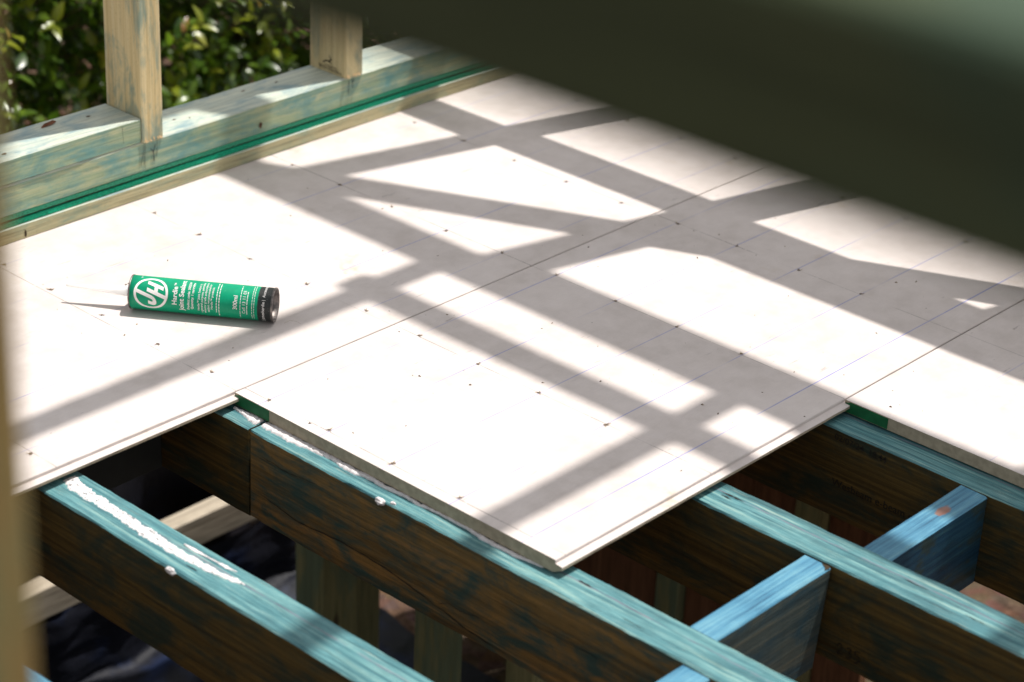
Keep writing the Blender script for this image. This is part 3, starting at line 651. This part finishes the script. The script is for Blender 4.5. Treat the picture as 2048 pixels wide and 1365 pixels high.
def plastic():
    nt = NT('black_plastic'); v = nt.obj(); f = nt.noise(v, 5, 4); col = nt.mix(nt.step(f, .5, .68), (.006, .007, .013), (.016, .03, .085))
    m = nt.done(col, .6, nt.bump(nt.noise(v, 18, 5), .6, .01), .25)
    vs_, fs = [], []; nx, ny = 90, 60
    for j in range(ny+1):
        t = j/ny
        for i in range(nx+1):
            x = -1.0+2.0*i/nx; p = Vector((x*4, t*6, 3)); c = noise.noise(p)*.03+noise.noise(p*2.7)*.018
            if t < .6: y = .30+t/.6*.62; z = -1.165+.03*t+c+noise.noise(Vector((x*9, t*14, 1)))*.012
            else: s_ = (t-.6)/.4; y = .925+c*.35+abs(math.sin(x*17+noise.noise(Vector((x*3, 1, 1)))*4))*.012; z = -1.147+c*(1-s_)+s_*.16
            vs_.append((x, y, z))
    for j in range(ny):
        for i in range(nx): a = j*(nx+1)+i; fs.append((a, a+1, a+nx+2, a+nx+1))
    o = pydata('plastic_sheet', vs_, fs, m, None, (0, 0, 0), True); tag(o, 'crumpled dark blue plastic sheet on the ground under the floor', 'plastic sheet')
    vs_, fs = [], []; nx, ny = 120, 20
    for j in range(ny+1):
        for i in range(nx+1):
            x = -1.0+2.05*i/nx; z = -1.27+.95*j/ny; y = 1.075+.022*math.sin(x*26+noise.noise(Vector((x*4, z, 0)))*5)+.02*noise.noise(Vector((x*6, z*3, 4)))
            vs_.append((x, y, z))
    for j in range(ny):
        for i in range(nx): a = j*(nx+1)+i; fs.append((a, a+1, a+nx+2, a+nx+1))
    o = pydata('plastic_membrane', vs_, fs, m, None, (0, 0, 0), True); tag(o, 'black plastic membrane hanging in folds behind the edging rail', 'plastic sheet')
    mb = plain('blue_tarp', (.03, .10, .36), .5, .5, 0, .3, 12)
    vs_, fs = [], []; nx = 30
    for j in range(nx+1):
        for i in range(nx+1):
            x = 1.66+.26*i/nx; y = -.04+.22*j/nx; vs_.append((x, y, -1.05+.04*noise.noise(Vector((x*7, y*7, 2)))+.03*noise.noise(Vector((x*18, y*18, 2)))))
    for j in range(nx):
        for i in range(nx): a = j*(nx+1)+i; fs.append((a, a+1, a+nx+2, a+nx+1))
    o = pydata('blue_tarp', vs_, fs, mb, None, (.15, .12, -.12), True); tag(o, 'scrap of bright blue tarpaulin glimpsed between joists', 'tarpaulin')
plastic()
random.seed(5)
M_off = wood('offcut_wood', 0, [(.25, (.10, .055, .03)), (.5, (.2, .12, .075)), (.78, (.4, .28, .2))], (.05, .03, .02), .3)
for i, (x, y, rz, ln, lab) in enumerate(((.80, .36, .9, .30, 'pale pinkish timber offcut on the dark ground between two olive posts'), (.93, .20, -.5, .22, 'short brown timber offcut on the soil, behind the second olive post'), (1.08, -.02, .3, .25, 'brown timber offcut on the soil near the reddish board'), (1.02, -.22, 1.2, .2, 'small timber offcut on the soil below the number 235'), (.86, .50, .2, .18, 'dark timber offcut beside the plastic sheet'))):
    me = beam_me(ln, .06, .03, 0, seg=6); o = new_obj('timber_offcut', me, [M_off if i else M_rail]*2, None, (x, y, -1.21)); o.rotation_euler = (.05, .08, rz); tag(o, lab, 'offcut', 'timber offcuts')

# ------------------------------------------------------------------ hedge
def hedge():
    root = empty('hedge', (1.8, 2.2, -1.2), 'glossy dark green leafy hedge behind the wall frame', 'hedge')
    mats = []
    for i, (c, c2) in enumerate((((.042, .090, .009), (.13, .20, .020)), ((.022, .058, .007), (.065, .12, .014)), ((.16, .21, .016), (.28, .30, .032)))):
        n = NT('leaf_%d' % i); f = n.noise(n.obj(), 35, 2); r = n.node('ShaderNodeNewGeometry').outputs['Random Per Island']
        col = n.mix(r, c, c2); col = n.mix(n.math('MULTIPLY', n.step(f, .4, .7), .4), col, c2)
        if i == 2: col = n.mix(n.step(r, .86, .9), col, (.25, .11, .03))
        n.done(col, .27, None, .6)
        n._in(n.b.inputs['Transmission Weight'], 0.0)
        tr = n.node('ShaderNodeBsdfTranslucent', {'Color': (c2[0]*2.2, c2[1]*2.4, c2[2]*1.5, 1)}); ms = n.node('ShaderNodeMixShader', {0: .36})
        n.t.links.new(n.b.outputs[0], ms.inputs[1]); n.t.links.new(tr.outputs[0], ms.inputs[2]); n.t.links.new(ms.outputs[0], n.o.inputs[0])
        mats.append(n.m)
    def leaf_verts(ln, wd, fold, bend):
        st = [(0, 0), (.18, .62), (.42, 1.0), (.68, .78), (.88, .34), (1, 0)]
        vs_ = []; fs = []
        for t, h in st:
            z = -bend*t*t*ln
            if h == 0: vs_.append((ln*t, 0, z))
            else: vs_ += [(ln*t, wd*h, z+fold*wd*h), (ln*t, 0, z), (ln*t, -wd*h, z+fold*wd*h)]
        fs += [(0, 2, 1), (0, 3, 2)]
        for k in range(3):
            a = 1+3*k; fs += [(a, a+1, a+4, a+3), (a+1, a+2, a+5, a+4)]
        fs += [(10, 11, 13), (11, 12, 13)]
        return vs_, fs
    random.seed(42)
    variants = [leaf_verts(random.uniform(.038, .056), random.uniform(.0095, .0140), random.uniform(.15, .5), random.uniform(.1, .6)) for _ in range(6)]
    lm = []
    for i, (v, f) in enumerate(variants):
        for mi in range(3):
            me = bpy.data.meshes.new('leaf'); me.from_pydata(v, [], f); me.update()
            for p in me.polygons: p.use_smooth = True
            me.materials.append(mats[mi]); lm.append(me)
    sv, sf, smi = [], [], []; singles = []; tw_v, tw_f = [], []
    def face_y(x, z): return 1.78+.30*(z+.6)*.8+.16*noise.noise(Vector((x*2.1, z*2.1, 3)))+.07*noise.noise(Vector((x*6, z*6, 9)))
    def add(mat4, vi, mi):
        v, f = variants[vi]; b = len(sv)
        for c in v: sv.append(tuple(mat4 @ Vector(c)))
        for q in f: sf.append(tuple(b+i for i in q)); smi.append(mi)
    NTW = 5600
    for i in range(NTW):
        x = random.uniform(.5, 3.3); z = random.uniform(-1.05, .38)
        deep = random.random()
        depth = 0 if deep < .36 else random.uniform(.05, .75)
        y = face_y(x, z)+depth+random.uniform(-.03, .05)
        d = Vector((random.uniform(-.7, .7), random.uniform(-1.0, -.1), random.uniform(.0, 1.1))).normalized()
        ln = random.uniform(.10, .19); base = Vector((x, y, z)); nl = random.randint(8, 12)
        side = d.cross(Vector((.3, .2, 1))).normalized(); side2 = d.cross(side)
        # twig
        b = len(tw_v)
        for t, rr in ((0, .0022), (1, .0010)):
            for a in range(3): tw_v.append(tuple(base+d*ln*t+(side*math.cos(a*2.094)+side2*math.sin(a*2.094))*rr))
        for a in range(3): tw_f.append((b+a, b+(a+1) % 3, b+3+(a+1) % 3, b+3+a))
        young = random.random() < .22
        for j in range(nl):
            t = .15+.85*j/nl; ang = j*2.4+random.uniform(-.4, .4)
            out = (side*math.cos(ang)+side2*math.sin(ang)); dirv = (out*random.uniform(.6, 1.1)+d*random.uniform(.25, .8)).normalized()
            nrm = (d*.8+Vector((0, 0, .7))-dirv*(d*.8+Vector((0, 0, .7))).dot(dirv)).normalized()
            sd_ = nrm.cross(dirv)
            m4 = Matrix((dirv, sd_, nrm)).transposed().to_4x4(); m4.translation = base+d*ln*t
            m4 = m4 @ Matrix.Scale(random.uniform(.65, 1.15), 4)
            vi = random.randrange(6); mi = 2 if young and j > nl*.5 else (0 if random.random() < .6 else 1)
            p = m4.translation
            if depth == 0 and j > nl*.4 and .75 < p.x < 2.4 and -.75 < p.z < .15 and len(singles) < 300 and random.random() < .10: singles.append((m4, vi, mi))
            else: add(m4, vi, mi)
    fo = pydata('foliage', sv, sf, mats, None, (0, 0, 0), True); child_at(fo, root); fo['kind'] = 'stuff'
    for p, mi in zip(fo.data.polygons, smi): p.material_index = mi
    tw = pydata('twigs', tw_v, tw_f, plain('twig_bark', (.10, .055, .03), .8)); child_at(tw, root); tw['kind'] = 'stuff'
    T = Matrix.Translation(-Vector(root.location))
    for m4, vi, mi in singles:
        o = bpy.data.objects.new('leaf', lm[vi*3+mi]); COL.objects.link(o); o.parent = root; o.matrix_local = T @ m4
    mb = plain('stem_bark', (.09, .06, .04), .9)
    for i in range(9):
        x = .6+i*.32; me = beam_me(.03, .03, 1.4, 2, seg=12, bev=.009, jit=.012, seed=i); o = new_obj('stem', me, [mb, mb], None, (x, 2.25+random.uniform(-.12, .2), -1.26)); child_at(o, root)
hedge()

# ------------------------------------------------------------------ sealant cartridge
def cartridge():
    r = .0245; A = Vector((.064, .292, 0)); B = Vector((.1856, .1209, 0)); ax = (B-A).normalized(); ln = (B-A).length
    nh = Vector((ax.y, -ax.x, 0)); Z = Vector((0, 0, 1))
    root = empty('sealant_cartridge', A, 'green and black sealant cartridge with white nozzle lying on the pale sheet', 'cartridge')
    def P(a, phi, rad): return ax*a+Z*(r+.0012)+(nh*math.cos(phi)+Z*math.sin(phi))*rad
    def lathe(name, prof, mat, n=72, cap=None):
        vs_, fs = [], []
        for a, rad in prof:
            for i in range(n): vs_.append(tuple(P(a, 6.283185*i/n, rad)))
        for k in range(len(prof)-1):
            for i in range(n): fs.append((k*n+i, (k+1)*n+i, (k+1)*n+(i+1) % n, k*n+(i+1) % n))
        if cap == 'start': fs.append(tuple(range(n)))
        if cap == 'end': fs.append(tuple(range((len(prof)-1)*n, len(prof)*n))[::-1])
        o = pydata(name, vs_, fs, mat, root, (0, 0, 0), True)
        bm = bmesh.new(); bm.from_mesh(o.data); bmesh.ops.recalc_face_normals(bm, faces=bm.faces); bm.to_mesh(o.data); bm.free()
        return o
    nt = NT('cartridge_green'); v = nt.obj(); f = nt.noise(v, 60, 4); sc = nt.noise(nt.mul(v, (90, 500, 200)), 1.0, 3)
    col = nt.mix(nt.step(f, .3, .75), (.0, .265, .135), (.001, .32, .165)); col = nt.mix(nt.math('MULTIPLY', nt.step(sc, .66, .74), .35), col, (.10, .42, .30))
    mg = nt.done(col, .42, nt.bump(nt.noise(v, 55, 3), .12, .001), .22)
    nt = NT('cartridge_black'); v = nt.obj(); f = nt.noise(v, 500, 4); col = nt.mix(nt.step(f, .62, .72), (.012, .016, .015), (.16, .17, .16)); mk = nt.done(col, .4, None, .5)
    mm = plain('cartridge_tin', (.20, .175, .165), .42, .5, .75, .4, 160)
    mp = plain('nozzle_plastic', (.88, .88, .87), .35, .5, 0, .01); mp.node_tree.nodes['Principled BSDF'].inputs['Subsurface Weight'].default_value = 1.0; mp.node_tree.nodes['Principled BSDF'].inputs['Subsurface Radius'].default_value = (.02, .02, .02); mp.node_tree.nodes['Principled BSDF'].inputs['Subsurface Scale'].default_value = 1.0
    mw = plain('label_white', (.80, .78, .76), .45, .4, 0, .03)
    mpis = plain('piston_grey', (.13, .11, .10), .5, .4, 0, .1)
    a_blk = (522.7-266)/286*ln
    body = lathe('tube_body', [(-.001, r), (.02, r), (a_blk, r)], mg, cap='start')
    lathe('black_band', [(a_blk, r+.00005), (ln-.0055, r+.00005), (ln-.0022, r-.0002)], mk)
    lathe('front_rim', [(-.0010, r-.003), (-.0016, r-.0008), (-.0012, r+.0004), (-.0002, r+.0006), (.0008, r+.0004), (.0010, r+.00005)], mm)
    lathe('front_cap', [(-.0011, .0001), (-.0011, r-.003)], mm)
    er = lathe('end_rim', [(ln-.0026, r-.0001), (ln-.0020, r+.0006), (ln-.0004, r+.0009), (ln+.0006, r+.0005), (ln+.0008, r-.0003), (ln+.0002, r-.0014), (ln-.014, r-.0016)], mm)
    lathe('piston', [(ln-.013, r-.0016), (ln-.0125, r*.72), (ln-.0105, r*.55), (ln-.0105, .0001)], mpis)
    lathe('nozzle', [(-.0024, .0098), (-.0055, .0098), (-.006, .0078), (-.012, .0074), (-.055, .0045), (-.099, .0015), (-.0992, .0008)], mp, 40)
    RT = r+.00018
    def wrap_pts(pts): return [tuple(P(a, ph, RT)) for ph, a in pts]
    def px(x): return (x+4-266)/286*ln
    PHC = R(27.0)
    def wtext(s, xbase, size, bold=0, centre=R(30), start=None, mat=mw, space=1.0):
        me = text_mesh(s, size, bold, 'LEFT' if start is not None else 'CENTER', space)
        bm = bmesh.new(); bm.from_mesh(me)
        bmesh.ops.subdivide_edges(bm, edges=[e for e in bm.edges if e.calc_length() > .0022], cuts=1)
        for v in bm.verts:
            ph = (start if start is not None else centre)+v.co.x/r; a = px(xbase)-v.co.y; v.co = P(a, ph, RT)
        bm.to_mesh(me); bm.free()
        return new_obj('lettering', me, mat, body)
    # JH emblem: ring, J and H, drawn flat in (u along circumference, v towards the nozzle) then wrapped
    ca = px(306.4); ro = .0252; ri = .0217
    vs_, fs = [], []; n = 96
    for i in range(n):
        t = 6.283185*i/n
        for q in (ri, ro): vs_.append(tuple(P(ca-math.sin(t)*q, PHC+math.cos(t)*q/r, RT)))
    for i in range(n): j = (i+1) % n; fs.append((2*i, 2*i+1, 2*j+1, 2*j))
    pydata('emblem_ring', vs_, fs, mw, body)
    sl = .36                                     # italic slant
    def stroke(pts, wd, name):
        V, F = [], []; dense = []; NA = 4
        for i in range(len(pts)-1):
            for q in range(8): dense.append(Vector(pts[i]).lerp(Vector(pts[i+1]), q/8))
        dense.append(Vector(pts[-1]))
        for i, c in enumerate(dense):
            d = (dense[min(i+1, len(dense)-1)]-dense[max(i-1, 0)]).normalized(); nn = Vector((-d.y, d.x))*wd/2
            for k in range(NA+1):
                u = c+nn*(1-2*k/NA); uu = u.x+u.y*sl; V.append(tuple(P(ca-u.y, PHC+uu/r, RT+.00004)))
        for i in range(len(dense)-1):
            for k in range(NA): a = i*(NA+1)+k; F.append((a, a+1, a+NA+2, a+NA+1))
        pydata(name, V, F, mw, body)
    wj = .0056
    arc = [(-.0100+.0046*math.cos(t), -.0010+.0050*math.sin(t)) for t in [0, -.35, -.7, -1.05, -1.4, -1.75, -2.1, -2.45, -2.8, -3.14]]
    stroke([(-.0054, .0228), (-.0054, .008), (-.0054, -.0010)]+arc[1:]+[(-.0146, .0035)], wj*.95, 'emblem_letter_j')
    stroke([(.0028, .0062), (.0028, -.008), (.0028, -.0224)], wj, 'emblem_letter_h'); stroke([(.0140, .0062), (.0140, -.007), (.0140, -.0180)], wj, 'emblem_letter_h'); stroke([(.0030, -.0072), (.0138, -.0072)], wj*.95, 'emblem_letter_h')
    wtext('TM', 284, .0028, .0001, start=R(84))
    wtext('Hardie', 358.5, .0100, .00022, R(26)); wtext('TM', 354.0, .0036, .0001, start=R(62))
    wtext('Joint Sealant', 372.5, .0100, .00022, R(32))
    wtext('Product code: 305534', 384, .0050, .0001, R(32)); wtext('Quantity: 1 cartridge', 391.5, .0050, .0001, R(32))
    for i, s in enumerate(('Hardie\u2122 Joint Sealant is', 'a general purpose, paintable', 'exterior grade polyurethane', 'sealant recommended for', 'Hardie\u2122 products.')):
        wtext(s, 404+6.6*i, .0044, .00004, R(30))
    def wdash(xbase, h, p0, p1, seed):      # print too small to read in the photograph: rows of word-sized bars
        random.seed(seed); V, F = [], []; p = p0
        while p < p1:
            d = random.uniform(4, 11); n_ = 4; b = len(V)
            for q in range(n_+1):
                ph = R(p+d*q/n_); V.extend([tuple(P(px(xbase), ph, RT)), tuple(P(px(xbase)-h, ph, RT))])
            F += [(b+2*q, b+2*q+1, b+2*q+3, b+2*q+2) for q in range(n_)]; p += d+random.uniform(1.5, 3)
        o = pydata('small_print', V, F, mw, body); o['kind'] = 'stuff'
    wdash(438.5, .0011, -22, 84, 1); wdash(443.5, .0011, -38, 92, 2)
    wtext('300ml', 478.5, .0086, .00012, R(22))
    wtext('Call 13 11 03', 495, .0066, 0, R(26))
    wdash(485.5, .0009, -36, 88, 3); wdash(499.0, .0011, -18, 66, 4); wdash(508.5, .0007, -38, 86, 5); wdash(512.5, .0007, -38, 92, 6)
    wtext('jameshardie', 532.5, .0062, .00006, start=R(-37)); wtext('|', 532.5, .0062, 0, start=R(36)); wtext('Accessories', 532.5, .0058, .00006, start=R(48))
    V, F = [], []
    for i in range(20):
        t = 6.283*i/20
        for q in (.0018, .0024): V.append(tuple(P(px(530.6)-math.sin(t)*q, R(-46)+math.cos(t)*q/r, RT)))
    for i in range(20): j = (i+1) % 20; F.append((2*i, 2*i+1, 2*j+1, 2*j))
    pydata('emblem_ring', V, F, mw, body)
    # thin fibre beside the base
    V, F = [], []; pts = [(.186, .098), (.192, .090), (.1945, .078), (.194, .070)]
    return root
cartridge()
def fibre():
    V, F = [], []; pts = [Vector((.1885, .1055, .0012)), Vector((.197, .104, .003)), Vector((.2035, .098, .0022)), Vector((.206, .090, .0006))]
    for i, p in enumerate(pts):
        for a in range(3): V.append(tuple(p-pts[0]+Vector((0, math.cos(a*2.1), math.sin(a*2.1)))*.00022))
    for i in range(len(pts)-1):
        for a in range(3): F.append((3*i+a, 3*i+(a+1) % 3, 3*i+3+(a+1) % 3, 3*i+3+a))
    o = pydata('wood_fibre', V, F, M_torn, None, tuple(pts[0])); tag(o, 'thin curled wood fibre beside the base of the cartridge', 'wood fibre')
fibre()
bpy.context.view_layer.update()
